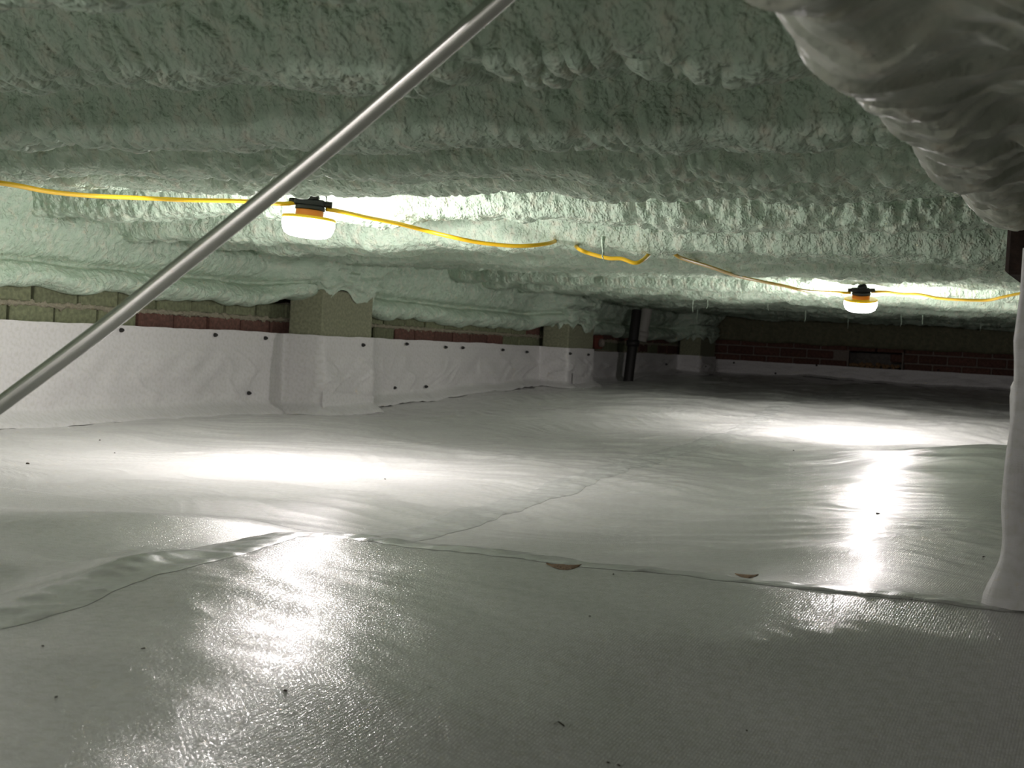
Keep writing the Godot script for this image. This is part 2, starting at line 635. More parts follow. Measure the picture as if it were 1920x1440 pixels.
func build_ceiling():
	var root := structure("ceiling")
	for k in range(-6, DROPS.size()):
		var zj := joist_z(k)
		var drop: float = DROPS[clampi(k, 0, DROPS.size() - 1)]
		var d := maxf(-zj, 0.9)
		var seen := k >= 0
		var step := 0.0026 * d if seen else 0.06
		step = clampf(step, 0.0035, 0.014) if seen else step
		var xl := maxf(-3.2, -0.985 * d - 0.12)
		var xr := -0.05 * d + 0.12
		var xs := PackedFloat32Array()
		if seen:
			var x := -3.24
			while x < xl:
				xs.append(x)
				x += 0.05
			x = xl
			while x < xr:
				xs.append(x)
				x += step
			x = xr
			while x < 3.05:
				xs.append(x)
				x += 0.06
		else:
			var x := -3.24
			while x < 3.05:
				xs.append(x)
				x += 0.08
		xs.append(3.05)
		var flat := 0.45 if k in [8, 9, 10, 11] else 1.0
		var prof := [Vector2(0.206, 0.150), Vector2(0.17, 0.144), Vector2(0.128, 0.12), Vector2(0.097, 0.082), Vector2(0.076, 0.038), Vector2(0.054, 0.009), Vector2(0.02, 0.0), Vector2(-0.02, 0.0), Vector2(-0.05, 0.014), Vector2(-0.066, 0.045), Vector2(-0.084, 0.09), Vector2(-0.12, 0.128), Vector2(-0.165, 0.146), Vector2(-0.206, 0.150)]
		for i in prof.size():
			prof[i] = Vector2(prof[i].x, prof[i].y * flat)
		var ns := clampi(int(0.68 / (step * 0.9)), 16, 190)
		var pr := smooth_profile(prof, ns)
		var rows := ns
		var cols := xs.size()
		var P := PackedVector3Array()
		P.resize(rows * cols)
		for r in rows:
			var p := pr[r]
			var tan := (pr[mini(r + 1, rows - 1)] - pr[maxi(r - 1, 0)]).normalized()
			# outward (down and sideways) normal of the profile, in (z, y)
			var nz := -tan.y
			var ny := tan.x
			if ny > 0.0 or (absf(ny) < 1e-4 and p.x * nz < 0.0):
				nz = -nz
				ny = -ny
			if p.x > 0.0 and nz < 0.0 or p.x < 0.0 and nz > 0.0:
				nz = -nz
			var low := 1.0 - smoothstep(0.03, 0.13, p.y)
			for c in cols:
				var x := xs[c]
				var sag := (0.012 * s2(x * 1.1 + k * 5.1, k * 2.3) + 0.006 * s2(x * 4.5 + k, 77.0)) * low
				var swing := 0.016 * s2(x * 0.9 + 50.0, k * 4.4)
				var y := EYE + drop + p.y - sag
				var z := zj + p.x + swing * low
				var q := foam_relief(x, y, z, k)
				P[r * cols + c] = Vector3(x, y + ny * q, z + nz * q)
		part("foam_ridge", grid_mesh(P, rows, cols, -1.0), M.foam, root)
	# floor deck over the joists
	part("deck", box_mesh(Vector3(6.6, 0.06, 12.8)), M.wood_raw, root, Vector3(-0.1, 0.93, -4.5))
	# drips of foam hanging from the ridges
	var rng := RandomNumberGenerator.new()
	rng.seed = 5
	for px in [[1130, 466, 6, 26], [1242, 462, 7, 22], [1256, 457, 7, 20], [1300, 553, 15, 34], [1328, 556, 15, 24], [1440, 560, 16, 22], [1510, 590, 18, 14], [1690, 596, 18, 16], [1730, 588, 17, 20], [1308, 580, 19, 30], [1590, 600, 20, 16], [1840, 604, 20, 16]]:
		var zj := joist_z(px[2])
		var p := on_plane_z(px[0], px[1], zj + 0.03)
		var lng: float = px[3] / FPX * absf(p.z)
		var ctrl := PackedVector3Array()
		var rad := []
		for i in 6:
			var f := i / 5.0
			ctrl.append(Vector3(0.006 * rng.randf_range(-1, 1) * f * f, 0.03 - (0.03 + lng) * f, 0.006 * rng.randf_range(-1, 1) * f))
			rad.append(lerpf(0.0065, 0.001, pow(f, 0.7)))
		part("foam_drip", tube(ctrl, rad, 8), M.foam, root, p)

# ------------------------------------------------------------------ walls
func brick_variants(n: int, size: Vector3) -> Array:
	var out := []
	for k in n:
		out.append(box_mesh(size + Vector3(0, -0.0012 * k, -0.0015 * k), 0.004 + 0.0012 * k))
	return out

func wall_core(root: Node3D, centre: Vector3, size: Vector3):
	part("wall_core", box_mesh(size), M.concrete, root, centre)

func lumpy_bed(path: PackedVector3Array, r: float, out_dir: Vector3, seed_: float) -> ArrayMesh:
	# mortar squeezed out of a bed joint: an uneven bead
	var P := PackedVector3Array()
	var sides := 7
	for i in path.size():
		var p := path[i]
		for k in sides + 1:
			var a := PI * k / sides - PI * 0.5
			var n := out_dir * cos(a) + Vector3.UP * sin(a)
			var lump := 0.75 + 0.9 * maxf(0.0, s3(p.x * 26.0 + seed_, a * 0.8, p.z * 26.0)) + 0.5 * s3(p.x * 70.0, a * 1.6 + seed_, p.z * 70.0)
			if sin(a) < -0.2:
				lump *= 1.0 + 0.9 * maxf(0.0, s3(p.x * 9.0, seed_, p.z * 9.0))
			P.append(p + n * r * lump)
	return grid_mesh(P, path.size(), sides + 1, -1.0)

func build_walls():
	var rng := RandomNumberGenerator.new()
	rng.seed = 11
	var bl := 0.2032
	# --- side wall: block core behind, three courses of open-jointed brick showing above the sheet
	var left := structure("wall_left")
	wall_core(left, Vector3(WALL_X - 0.13, 0.42, -4.5), Vector3(0.1, 1.1, 12.6))
	var bm := brick_variants(3, Vector3(0.09, 0.062, 0.192))
	for course in 3:
		var y0 := [0.2815, 0.351, 0.419][course] as float
		for n in range(-2, 36):
			var z := -3.545 - bl * n - (0.1016 if course % 2 == 0 else 0.0) - bl * 0.5
			if z < BACK_Z:
				continue
			var greenish := course == 2 or z > -3.95 or (z < -5.3 and z > -5.8) or z < -6.9
			if z < -7.4:
				greenish = rng.randf() < 0.4
			var pool: Array = M.bricks_green if greenish else M.bricks_red
			var o := part("brick", bm[rng.randi() % 3], pool[rng.randi() % 3], left, Vector3(WALL_X - 0.045 + rng.randf_range(-0.004, 0.003), y0, z))
			o.rotation = Vector3(rng.randf_range(-0.008, 0.008), rng.randf_range(-0.012, 0.012), 0)
	part("brick_backing", box_mesh(Vector3(0.03, 1.1, 12.6)), M.mortar, left, Vector3(WALL_X - 0.07, 0.42, -4.5))
	for bed in 2:
		var path := PackedVector3Array()
		var z := -2.9
		while z > BACK_Z:
			path.append(Vector3(WALL_X - 0.006, [0.3165, 0.3855][bed], z))
			z -= 0.007
		part("mortar_bed", lumpy_bed(path, 0.0098, Vector3.RIGHT, 3.0 + bed * 9.0), M.mortar, left)
	part("rim_foam", wall_foam(), M.foam, structure("trim_1"))
	# --- far wall
	var back := structure("wall_back")
	wall_core(back, Vector3(-0.1, 0.42, BACK_Z - 0.45), Vector3(6.6, 1.1, 0.1))
	var bb := brick_variants(3, Vector3(0.1945, 0.06, 0.09))
	for course in 4:
		var y0 := 0.2445 + 0.0677 * course
		for n in range(-6, 16):
			var x := -2.035 + bl * n + bl * 0.5 + (0.1016 if course % 2 == 0 else 0.0)
			if x < WALL_X + 0.05 or x > 2.9:
				continue
			if course in [1, 2] and x > -2.04 and x < -1.63:
				continue
			var o := part("brick", bb[rng.randi() % 3], M.bricks_red[rng.randi() % 3], back, Vector3(x, y0, BACK_Z - 0.045 + rng.randf_range(-0.003, 0.003)))
			o.rotation = Vector3(0, rng.randf_range(-0.01, 0.01), 0)
	part("mortar_backing", box_mesh(Vector3(1.155, 0.3, 0.078)), M.pale_mortar, back, Vector3(-2.6125, 0.33, BACK_Z - 0.05))
	part("mortar_backing", box_mesh(Vector3(4.62, 0.3, 0.078)), M.pale_mortar, back, Vector3(0.685, 0.33, BACK_Z - 0.05))
	# the two mortar edges and the rubble in the vent opening
	part("vent_jamb", box_mesh(Vector3(0.012, 0.135, 0.05), 0.002), M.pale_mortar, back, Vector3(-2.03, 0.357, BACK_Z - 0.015))
	part("vent_jamb", box_mesh(Vector3(0.012, 0.135, 0.05), 0.002), M.pale_mortar, back, Vector3(-1.635, 0.357, BACK_Z - 0.015))
	var rubble := SurfaceTool.new()
	rubble.begin(Mesh.PRIMITIVE_TRIANGLES)
	var pebble := box_mesh(Vector3(0.02, 0.014, 0.02), 0.005)
	for k in 70:
		var t := Transform3D(Basis.from_euler(Vector3(rng.randf() * TAU, rng.randf() * TAU, 0)).scaled(Vector3.ONE * rng.randf_range(0.5, 1.4)), Vector3(rng.randf_range(-2.02, -1.65), 0.3 + rng.randf_range(0.0, 0.03), BACK_Z - rng.randf_range(0.0, 0.05)))
		rubble.append_from(pebble, 0, t)
	var rb := part("rubble", rubble.commit(), M.soil, back)
	rb.set_meta("kind", "stuff")
	part("sill_plate", box_mesh(Vector3(6.0, 0.05, 0.1), 0.004), M.wood_dark, back, Vector3(-0.1, 0.575, BACK_Z - 0.02))
	part("rim_foam", back_foam(), M.shaded_foam, structure("trim_2"))
	# --- walls beside and behind the lens
	var right := structure("wall_right")
	wall_core(right, Vector3(3.1, 0.42, -4.5), Vector3(0.12, 1.1, 12.6))
	var front := structure("wall_front")
	wall_core(front, Vector3(-0.1, 0.42, 1.75), Vector3(6.6, 1.1, 0.12))

func pier_swell(z: float) -> float:
	var s := 0.0
	for c in [-5.04, -7.66, -10.25]:
		s = maxf(s, smoothstep(0.42, 0.2, absf(z - c)))
	return s

func wall_foam() -> ArrayMesh:
	# foam sprayed over the sill and rim of the side wall: a roll over the bricks, a hollow, then up to the deck
	var prof := smooth_profile([Vector2(-0.015, 0.445), Vector2(0.012, 0.432), Vector2(0.052, 0.445), Vector2(0.07, 0.472), Vector2(0.042, 0.503), Vector2(0.0, 0.519), Vector2(0.036, 0.545), Vector2(0.068, 0.6), Vector2(0.078, 0.66), Vector2(0.1, 0.72), Vector2(0.16, 0.79)], 74)
	var zs := PackedFloat32Array()
	var z := 1.6
	while z > BACK_Z:
		zs.append(z)
		z -= 0.06 if z > -2.9 else clampf(0.0021 * -z, 0.007, 0.016)
	var P := PackedVector3Array()
	var cols := prof.size()
	for zz in zs:
		var sw := pier_swell(zz)
		for c in cols:
			var p := prof[c]
			var f := c / float(cols - 1)
			var edge := 0.014 * s2(zz * 2.6, 4.0) + 0.008 * s2(zz * 7.0, 14.0)
			var y := p.y + edge * (1.0 - smoothstep(0.1, 0.5, f)) - 0.02 * smoothstep(-5.3, -6.2, zz) * (1.0 - f)
			var x := WALL_X + p.x
			var mid := sin(PI * f)
			x += sw * 0.16 * mid
			y += sw * 0.035 * (1.0 - f)
			var a := zz * 60.0 + 14.0 * (y - 0.5) + 3.5 * s2(zz * 3.0, y * 7.0)
			var rip := 0.008 * (1.0 - absf(sin(a * 1.4))) * (0.5 + 0.5 * s2(zz * 2.0, y * 9.0 + 30.0)) + 0.003 * s2(zz * 34.0, y * 40.0)
			var lump := 0.016 * s2(zz * 2.4 + 9.0, y * 9.0) + 0.008 * s2(zz * 8.0, y * 16.0) + sw * 0.012 * s2(zz * 17.0, y * 22.0)
			var body := smoothstep(0.0, 0.12, f)
			x += (rip + lump) * body
			P.append(Vector3(x, y + 0.3 * (rip + lump) * (f - 0.5), zz))
	return grid_mesh(P, zs.size(), cols, -1.0)

func back_foam() -> ArrayMesh:
	var prof := smooth_profile([Vector2(-0.01, 0.455), Vector2(0.02, 0.447), Vector2(0.045, 0.47), Vector2(0.05, 0.52), Vector2(0.06, 0.58), Vector2(0.1, 0.66), Vector2(0.2, 0.78)], 26)
	var P := PackedVector3Array()
	var cols := prof.size()
	var n := 260
	for i in n:
		var x := lerpf(WALL_X - 0.02, 3.0, float(i) / (n - 1))
		for c in cols:
			var p := prof[c]
			var f := c / float(cols - 1)
			var lump := 0.014 * s2(x * 3.0, p.y * 9.0 + 3.0) + 0.006 * s2(x * 11.0, p.y * 20.0)
			P.append(Vector3(x, p.y + 0.008 * s2(x * 3.0, 6.0) * (1.0 - f), BACK_Z + p.x + lump * smoothstep(0.0, 0.15, f)))
	return grid_mesh(P, n, cols, -1.0)

# ------------------------------------------------------------------ girder over the near pier
func build_girder():
	var root := thing("support_girder", "thick smooth foam-covered floor girder crossing under the joists", "beam", Vector3(-0.05, 0.6, -0.5))
	var off := root.position
	var prof := smooth_profile([Vector2(-0.30, 0.80), Vector2(-0.275, 0.71), Vector2(-0.262, 0.655), Vector2(-0.25, 0.60), Vector2(-0.222, 0.563), Vector2(-0.185, 0.556), Vector2(-0.155, 0.568), Vector2(-0.13, 0.58), Vector2(-0.095, 0.578), Vector2(-0.05, 0.572), Vector2(0.02, 0.565), Vector2(0.09, 0.575), Vector2(0.15, 0.60), Vector2(0.185, 0.66), Vector2(0.2, 0.80)], 150)
	var zs := PackedFloat32Array()
	var z := 1.65
	while z > -2.42:
		zs.append(z)
		z -= 0.05 if z > -0.45 else 0.0042
	var P := PackedVector3Array()
	var cols := prof.size()
	for zz in zs:
		var endf := smoothstep(-2.12, -2.42, zz)
		for c in cols:
			var p := prof[c]
			var tan := prof[mini(c + 1, cols - 1)] - prof[maxi(c - 1, 0)]
			var nrm := Vector2(tan.y, -tan.x).normalized()
			var lump := 0.014 * s2(zz * 4.2, p.x * 5.0 + 3.0) + 0.006 * s2(zz * 11.0, p.x * 14.0)
			# overlapping spray passes: curved ripples across the roll
			var a := zz * 78.0 + 34.0 * (p.x + 0.2) * (p.x + 0.2) * 6.0 + 3.0 * s2(zz * 5.0, p.x * 9.0)
			var saw := fposmod(a / TAU, 1.0)
			var rip := 0.0075 * pow(saw, 1.6) * (1.0 - smoothstep(0.92, 1.0, saw))
			rip *= 0.6 + 0.4 * smoothstep(-0.3, 0.4, s2(zz * 3.0 + 4.0, p.x * 8.0))
			var knob := 0.008 * (-cells.get_noise_3d(zz * 30.0 + 60.0, p.x * 46.0 + zz * 16.0, 3.0) - 0.45) * smoothstep(-0.9, -1.5, zz)
			var q := lump + rip + knob + 0.0014 * s2(zz * 60.0, p.x * 60.0) * smoothstep(-0.8, -1.8, zz)
			var w := p + nrm * q
			w = w.lerp(Vector2(w.x * 0.86 - 0.02, w.y + 0.035), endf)
			P.append(Vector3(w.x, w.y, zz) - off)
	part("spray_foam", grid_mesh(P, zs.size(), cols, -1.0), M.slick, root)
	part("timber", box_mesh(Vector3(0.35, 0.24, 8.2), 0.006), M.wood_dark, root, Vector3(-0.047, 0.622, -6.52) - off)

# ------------------------------------------------------------------ piers
func block_pier(called: String, label: String, centre: Vector3, size: Vector3, courses: int, top: float):
	var root := thing(called, label, "pier", Vector3(centre.x, 0, centre.z), "")
	var ch := 0.2032
	var y := top - ch * courses
	for k in courses:
		var m := box_mesh(Vector3(size.x, ch - 0.008, size.z), 0.006)
		part("block", m, M.block, root, Vector3(0, y + ch * (k + 0.5), 0))
		part("mortar_joint", box_mesh(Vector3(size.x - 0.02, 0.01, size.z - 0.02)), M.mortar, root, Vector3(0, y + ch * k, 0))
	if size.x < 0.3:
		part("foam_cap", pier_cap(size), M.foam, root, Vector3(0, top, 0))

func pier_cap(size: Vector3) -> ArrayMesh:
	# foam slumped over the head of the pier
	var P := PackedVector3Array()
	var rows := 22
	var cols := 49
	for r in rows:
		var f := r / float(rows - 1)
		for c in cols:
			var a := TAU * c / (cols - 1)
			var ca := cos(a)
			var sa := sin(a)
			var sq := pow(pow(absf(ca), 5.0) + pow(absf(sa), 5.0), -0.2)
			var bulge := lerpf(0.004, 0.035, smoothstep(0.0, 0.5, f))
			var n := 0.018 * s3(ca * 2.2, sa * 2.2 + size.z, f * 3.0) + 0.007 * s3(ca * 7.0, sa * 7.0, f * 9.0)
			var rx := size.x * 0.5 + bulge + n * minf(1.0, f * 4.0)
			var rz := size.z * 0.5 + bulge + n * minf(1.0, f * 4.0)
			var y := -0.02 + 0.1 * f + 0.035 * s2(ca * 1.6 + size.x * 9.0, sa * 1.6) * (1.0 - f)
			P.append(Vector3(maxf(ca * sq * rx, -size.x * 0.5), y, sa * sq * rz))
	return grid_mesh(P, rows, cols, -1.0)

func build_piers():
	block_pier("block_pier", "wide block pier beside the brick wall with taped sheet at its foot", Vector3(WALL_X + 0.11, 0, -5.04), Vector3(0.16, 0.4, 0.395), 3, 0.52)
	block_pier("block_pier", "block pier beside the brick wall next to the dark leaning post", Vector3(WALL_X + 0.11, 0, -7.66), Vector3(0.16, 0.4, 0.395), 3, 0.47)
	block_pier("block_pier", "dark block pier in the far corner of the brick walls", Vector3(WALL_X + 0.11, 0, -10.25), Vector3(0.16, 0.4, 0.39), 3, 0.46)
	block_pier("block_pier", "sheet-wrapped block pier under the foam-covered girder", Vector3(0.066, 0, -2.07), Vector3(0.395, 0.4, 0.395), 3, 0.54)

# ------------------------------------------------------------------ white sheets on the walls and round the piers
# path: plan points (x, z) the sheet follows with the face on its right-hand side towards the room
func sheet_along(called: String, label: String, path: Array, top: float, seed_: float, step := 0.011, pins := [], flare := 0.06) -> Node3D:
	var dense := PackedVector2Array()
	for i in path.size() - 1:
		var a: Vector2 = path[i]
		var b: Vector2 = path[i + 1]
		var n := maxi(1, int(a.distance_to(b) / step))
		for k in n:
			dense.append(a.lerp(b, float(k) / n))
	dense.append(path[-1])
	# round the corners
	for pass_ in 2:
		var soft := dense.duplicate()
		for i in range(1, dense.size() - 1):
			soft[i] = (dense[i - 1] + dense[i] * 2.0 + dense[i + 1]) * 0.25
		dense = soft
	var mid: Vector2 = dense[dense.size() / 2]
	var root := thing(called, label, "plastic sheet", Vector3(mid.x, floor_y(mid.x, mid.y), mid.y))
	var off := root.position
	var rows := dense.size()
	var cols := 40
	var P := PackedVector3Array()
	var U := PackedVector2Array()
	var s := 0.0
	for r in rows:
		var p := dense[r]
		var t := (dense[mini(r + 1, rows - 1)] - dense[maxi(r - 1, 0)]).normalized()
		var nrm := Vector2(-t.y, t.x)
		if r > 0:
			s += p.distance_to(dense[r - 1])
		var foot := floor_y(p.x, p.y)
		var tt := top + 0.003 * s2(s * 1.7, seed_) + 0.0015 * s2(s * 8.0, seed_ + 5.0)
		for c in cols:
			var f := c / float(cols - 1)
			# the foot runs out over the ground in a soft curve
			var out := 0.004 + flare * pow(1.0 - smoothstep(0.0, 0.22, f), 2.0)
			var y := lerpf(foot + 0.002, tt, f)
			var hang := sin(PI * minf(f * 1.15, 1.0))
			var fold := 0.016 * maxf(0.0, s2(s * 2.6 + f * 0.8, seed_ + f * 0.6)) + 0.008 * s2(s * 5.5 - f * 1.6, seed_ + 20.0 + f * 1.2)
			var crease := 1.0 - absf(s2(s * 3.6 + 0.7 * s2(s, f * 2.0), seed_ + 40.0 + f * 0.5))
			fold += 0.007 * pow(crease, 7.0)
			out += maxf(fold * hang, -0.002)
			var w := p + nrm * out
			P.append(Vector3(w.x, y, w.y) - off)
			U.append(Vector2(s, y))
	var g := grid_mesh(P, rows, cols, -1.0, U)
	part("film", g, M.wall_sheet, root)
	var pin_mesh := lathe([[0.0001, 0.0075], [0.003, 0.007], [0.0062, 0.0035], [0.0075, 0.001], [0.0078, -0.002]], 12)
	for q in pins:
		var wp: Vector3 = q[0]
		var o := part("fastener", pin_mesh, M.pin, root, wp - off)
		o.quaternion = Quaternion(Vector3.UP, q[1])
		o.scale = Vector3(1.0, 1.6, 1.0)
	return root

func pins_x(list: Array, x: float) -> Array:
	return list.map(func(q): return [on_plane_x(q[0], q[1], q[2] if q.size() > 2 else x), Vector3(1, 0, 0.15).normalized()])

func pins_z(list: Array, z: float) -> Array:
	return list.map(func(q): return [on_plane_z(q[0], q[1], z), Vector3(0.1, 0, 1).normalized()])

func build_sheets():
	var wx := WALL_X + 0.02
	var px_ := WALL_X + 0.197
	sheet_along("vapor_barrier_sheet", "smooth white sheet pinned to the brick wall behind the metal pole", [Vector2(wx, 1.5), Vector2(wx, -2.8), Vector2(wx + 0.004, -4.77)], 0.333, 1.0, 0.012,
		pins_x([[228, 619], [404, 628], [498, 634], [467, 737]], wx + 0.012))
	sheet_along("vapor_barrier_sheet", "wrinkled white sheet pinned round the two block piers", [Vector2(wx - 0.004, -4.76), Vector2(wx, -4.83), Vector2(px_, -4.835), Vector2(px_, -5.25), Vector2(wx, -5.26), Vector2(wx, -7.45), Vector2(px_, -7.455), Vector2(px_, -7.865), Vector2(wx, -7.88)], 0.331, 60.0, 0.011,
		pins_x([[588, 642, px_ - 0.05], [681, 647, px_ + 0.008], [763, 645], [836, 651], [868, 652], [943, 656], [988, 660], [1069, 663, px_ + 0.008], [1103, 665, px_ + 0.008], [740, 727], [799, 725], [948, 722]], wx + 0.014))
	sheet_along("vapor_barrier_sheet", "shaded white sheet pinned behind the dark leaning post", [Vector2(wx, -7.88), Vector2(wx, -10.04), Vector2(px_, -10.045), Vector2(px_, -10.46), Vector2(wx, -10.47), Vector2(wx, -10.58)], 0.318, 120.0, 0.016,
		pins_x([[1249, 683], [1322, 687, px_ + 0.008]], wx + 0.014))
	sheet_along("vapor_barrier_sheet", "white sheet pinned along the far brick wall below the vent", [Vector2(WALL_X + 0.03, BACK_Z + 0.012), Vector2(3.0, BACK_Z + 0.012)], 0.299, 180.0, 0.018,
		pins_z([[1376, 680], [1454, 700], [1531, 685], [1759, 694]], BACK_Z + 0.026))
	# wrapped pier under the girder
	sheet_along("vapor_barrier_sheet", "white sheet wrapped and gathered round the pier under the girder", [Vector2(0.28, -2.29), Vector2(-0.146, -2.285), Vector2(-0.148, -1.858), Vector2(0.278, -1.86), Vector2(0.28, -2.27)].map(func(v): return v), 0.5, 240.0, 0.007, [], 0.022)

# ------------------------------------------------------------------ lamps
func lamp(label: String, where: Vector3, tilt: Vector3, turn: float):
	# WHERE is the middle of the rim; the mount stands above it
	var root := thing("work_lamp", label, "lamp", where)
	root.rotation = Vector3(tilt.x, turn, tilt.z)
	var g := part("light_globe", lathe([[0.0001, -0.0445], [0.03, -0.044], [0.048, -0.041], [0.058, -0.035], [0.064, -0.024], [0.0668, -0.012], [0.066, -0.003], [0.0645, -0.0005], [0.0001, -0.0004]], 48), M.glow, root)
	g.set_meta("label", "glowing white diffuser")
	part("rim", lathe([[0.0001, 0.0002], [0.0645, 0.0002], [0.0672, 0.0025], [0.0668, 0.0068], [0.0645, 0.0085], [0.054, 0.0092], [0.036, 0.01], [0.0001, 0.0101]], 48), M.rim, root)
	var neck := []
	for k in 9:
		neck.append([0.0358 - 0.0012 * (k % 2), 0.007 + 0.0024 * k])
	part("neck", lathe([[0.0001, 0.0068]] + neck + [[0.0001, 0.0265]], 40), M.orange, root)
	part("cap", lathe([[0.0001, 0.0255], [0.0368, 0.0255], [0.0375, 0.0275], [0.0368, 0.0345], [0.034, 0.0365], [0.0001, 0.0368]], 40), M.black, root)
	var saddle := SurfaceTool.new()
	saddle.begin(Mesh.PRIMITIVE_TRIANGLES)
	saddle.append_from(box_mesh(Vector3(0.076, 0.018, 0.034), 0.004), 0, Transform3D(Basis(), Vector3(-0.002, 0.044, 0)))
	saddle.append_from(box_mesh(Vector3(0.036, 0.022, 0.03), 0.006), 0, Transform3D(Basis(Vector3(0, 0, 1), 0.35), Vector3(0.002, 0.056, 0)))
	part("saddle", saddle.commit(), M.black, root)
	for s in [-1.0, 1.0]:
		var gl := part("cable_gland", lathe([[0.0001, -0.012], [0.0075, -0.012], [0.0082, -0.009], [0.0078, -0.006], [0.0082, -0.003], [0.0078, 0.0], [0.0082, 0.003], [0.0072, 0.012], [0.0001, 0.0125]], 16), M.black, root, Vector3(0.042 * s, 0.044, 0))
		gl.rotation.z = PI * 0.5
	var hook := part("hook", tube(spline([Vector3(0, 0.05, 0.004), Vector3(0.004, 0.062, 0.004), Vector3(0.002, 0.075, 0), Vector3(-0.006, 0.082, -0.003)], 6), 0.0025, 8), M.black, root)
	hook.set_meta("label", "black mounting hook")
	var l := OmniLight3D.new()
	l.name = "bulb_light"
	l.light_color = LAMP_COLOUR
	l.light_energy = LAMP_ENERGY
	l.light_size = 0.042
	l.omni_range = 14.0
	l.omni_attenuation = 2.0
	l.shadow_enabled = true
	root.add_child(l)
	l.position = Vector3(0, -0.026, 0)
	var d := AreaLight3D.new()
	d.name = "underside_light"
	d.area_size = Vector2(0.09, 0.09)
	d.light_color = LAMP_COLOUR
	d.light_energy = LAMP_DOWN
	d.area_range = 14.0
	d.area_attenuation = 2.0
	d.shadow_enabled = true
	root.add_child(d)
	d.position = Vector3(0, -0.0465, 0)
	d.rotation = Vector3(-PI * 0.5, 0, 0)

var lamp_a: Vector3
var lamp_b: Vector3
var lamp_c: Vector3

func build_lamps():
	lamp_a = at(579, 413, 3.57)
	lamp_b = at(1614, 564, 5.77)
	lamp("glowing round work lamp hung close to the metal pole", lamp_a, Vector3(0.0, 0, -0.06), deg_to_rad(24))
	lamp_c = Vector3(-1.42, 0.59, 0.42)
	lamp("glowing round work lamp hung at the near end of the yellow cord", lamp_c, Vector3(0.0, 0, 0.04), deg_to_rad(60))
	lamp("glowing round work lamp hung near the dark far wall", lamp_b, Vector3(0.22, 0, 0.05), deg_to_rad(24))

func build_cable():
	# one yellow cord slung under the joists from lamp to lamp
	var root := thing("power_cable", "yellow power cord slung under the foam joists between the two lamps", "cable", lamp_a)
	var runs := [
		[[-420, 308, 2.75], [-200, 322, 2.85], [0, 343, 2.98], [90, 359, 3.12], [170, 367, 3.25], [260, 371, 3.44], [350, 375, 3.48], [450, 377, 3.52], [520, 382, 3.55], [556, 380, 3.57]],
		[[612, 392, 3.57], [640, 397, 3.6], [690, 408, 3.68], [745, 419, 3.76], [800, 433, 3.84], [850, 445, 3.82], [900, 455, 3.84], [960, 461, 3.86], [1000, 460, 3.88], [1030, 456, 3.92], [1042, 452, 4.02], [1058, 450, 4.12], [1074, 456, 4.08], [1086, 467, 3.93], [1105, 475, 3.92], [1140, 484, 3.9], [1165, 485, 3.89], [1190, 493, 3.88], [1206, 487, 3.9], [1225, 472, 4.0], [1255, 470, 4.1], [1278, 484, 4.18], [1330, 500, 4.48], [1380, 517, 4.7], [1420, 526, 4.9], [1470, 536, 5.1], [1510, 545, 5.28], [1560, 548, 5.66], [1594, 549, 5.77]],
		[[1634, 547, 5.77], [1660, 547, 5.74], [1690, 551, 5.7], [1725, 552, 5.64], [1760, 559, 5.58], [1800, 562, 5.5], [1850, 563, 5.42], [1880, 557, 5.34], [1920, 549, 5.26], [1990, 540, 5.15], [2100, 530, 5.0]]]
	for run in runs:
		var ctrl := []
		if run == runs[0]:
			ctrl.append(lamp_c + Vector3(-0.03, 0.044, -0.04) - lamp_a)
			ctrl.append(Vector3(-2.0, 0.615, -0.3) - lamp_a)
			ctrl.append(Vector3(-2.4, 0.615, -1.2) - lamp_a)
		for q in run:
			ctrl.append(at(q[0], q[1], q[2]) - lamp_a)
		part("cord", tube(spline(ctrl, 6), 0.0055, 10), M.cable, root)

# ------------------------------------------------------------------ bowed metal pole
func build_pole():
	var pts := [[-260, 950, 1.58], [-130, 856, 1.54], [0, 759, 1.49], [187, 620, 1.43], [330, 506, 1.39], [460, 402, 1.35], [612, 280, 1.31], [760, 154, 1.27], [938, 0, 1.225], [1040, -90, 1.2], [1180, -215, 1.165]]
	var ctrl := []
	var base := at(-260, 950, 1.58)
	base.y = floor_y(base.x, base.z)
	var root := thing("metal_pole", "shiny bowed aluminium tube propped between the joists and the ground", "pole", base)
	ctrl.append(Vector3.ZERO)
	for q in pts.slice(1):
		ctrl.append(at(q[0], q[1], q[2]) - base)
	part("tube", tube(spline(ctrl, 12), 0.0088, 28), M.alu, root)

# ------------------------------------------------------------------ posts near the far corner
func build_posts():
	var foot := on_plane_x(1178, 706, -3.02)
	foot.y = floor_y(foot.x, foot.z) - 0.005
	var head := at(1194, 582, 9.15)
	var root := thing("steel_post", "dark leaning jack post beside the brick wall near the far corner", "post", foot)
	part("shaft", tube(PackedVector3Array([Vector3.ZERO, (head - foot) * 0.5, head - foot]), 0.032, 16), M.steel_dark, root)
	part("base_plate", box_mesh(Vector3(0.13, 0.01, 0.13), 0.002), M.steel_dark, root, Vector3(0, 0.006, 0))
	part("collar", lathe([[0.0001, -0.02], [0.04, -0.02], [0.042, 0.0], [0.04, 0.02], [0.0001, 0.02]], 16), M.steel_dark, root, (head - foot) * 0.55)
	var p0 := at(1202, 640, 9.5)
	var p1 := at(1213, 578, 9.5)
	var pipe := thing("drain_pipe", "pale pipe stub hanging from the foam behind the leaning post", "pipe", p0)
	part("pipe_wall", tube(PackedVector3Array([Vector3.ZERO, (p1 - p0) * 0.5, p1 - p0]), 0.036, 20), M.pvc, pipe)
	part("coupling", tube(PackedVector3Array([(p1 - p0) * 0.12, (p1 - p0) * 0.3]), 0.042, 20), M.pvc, pipe)

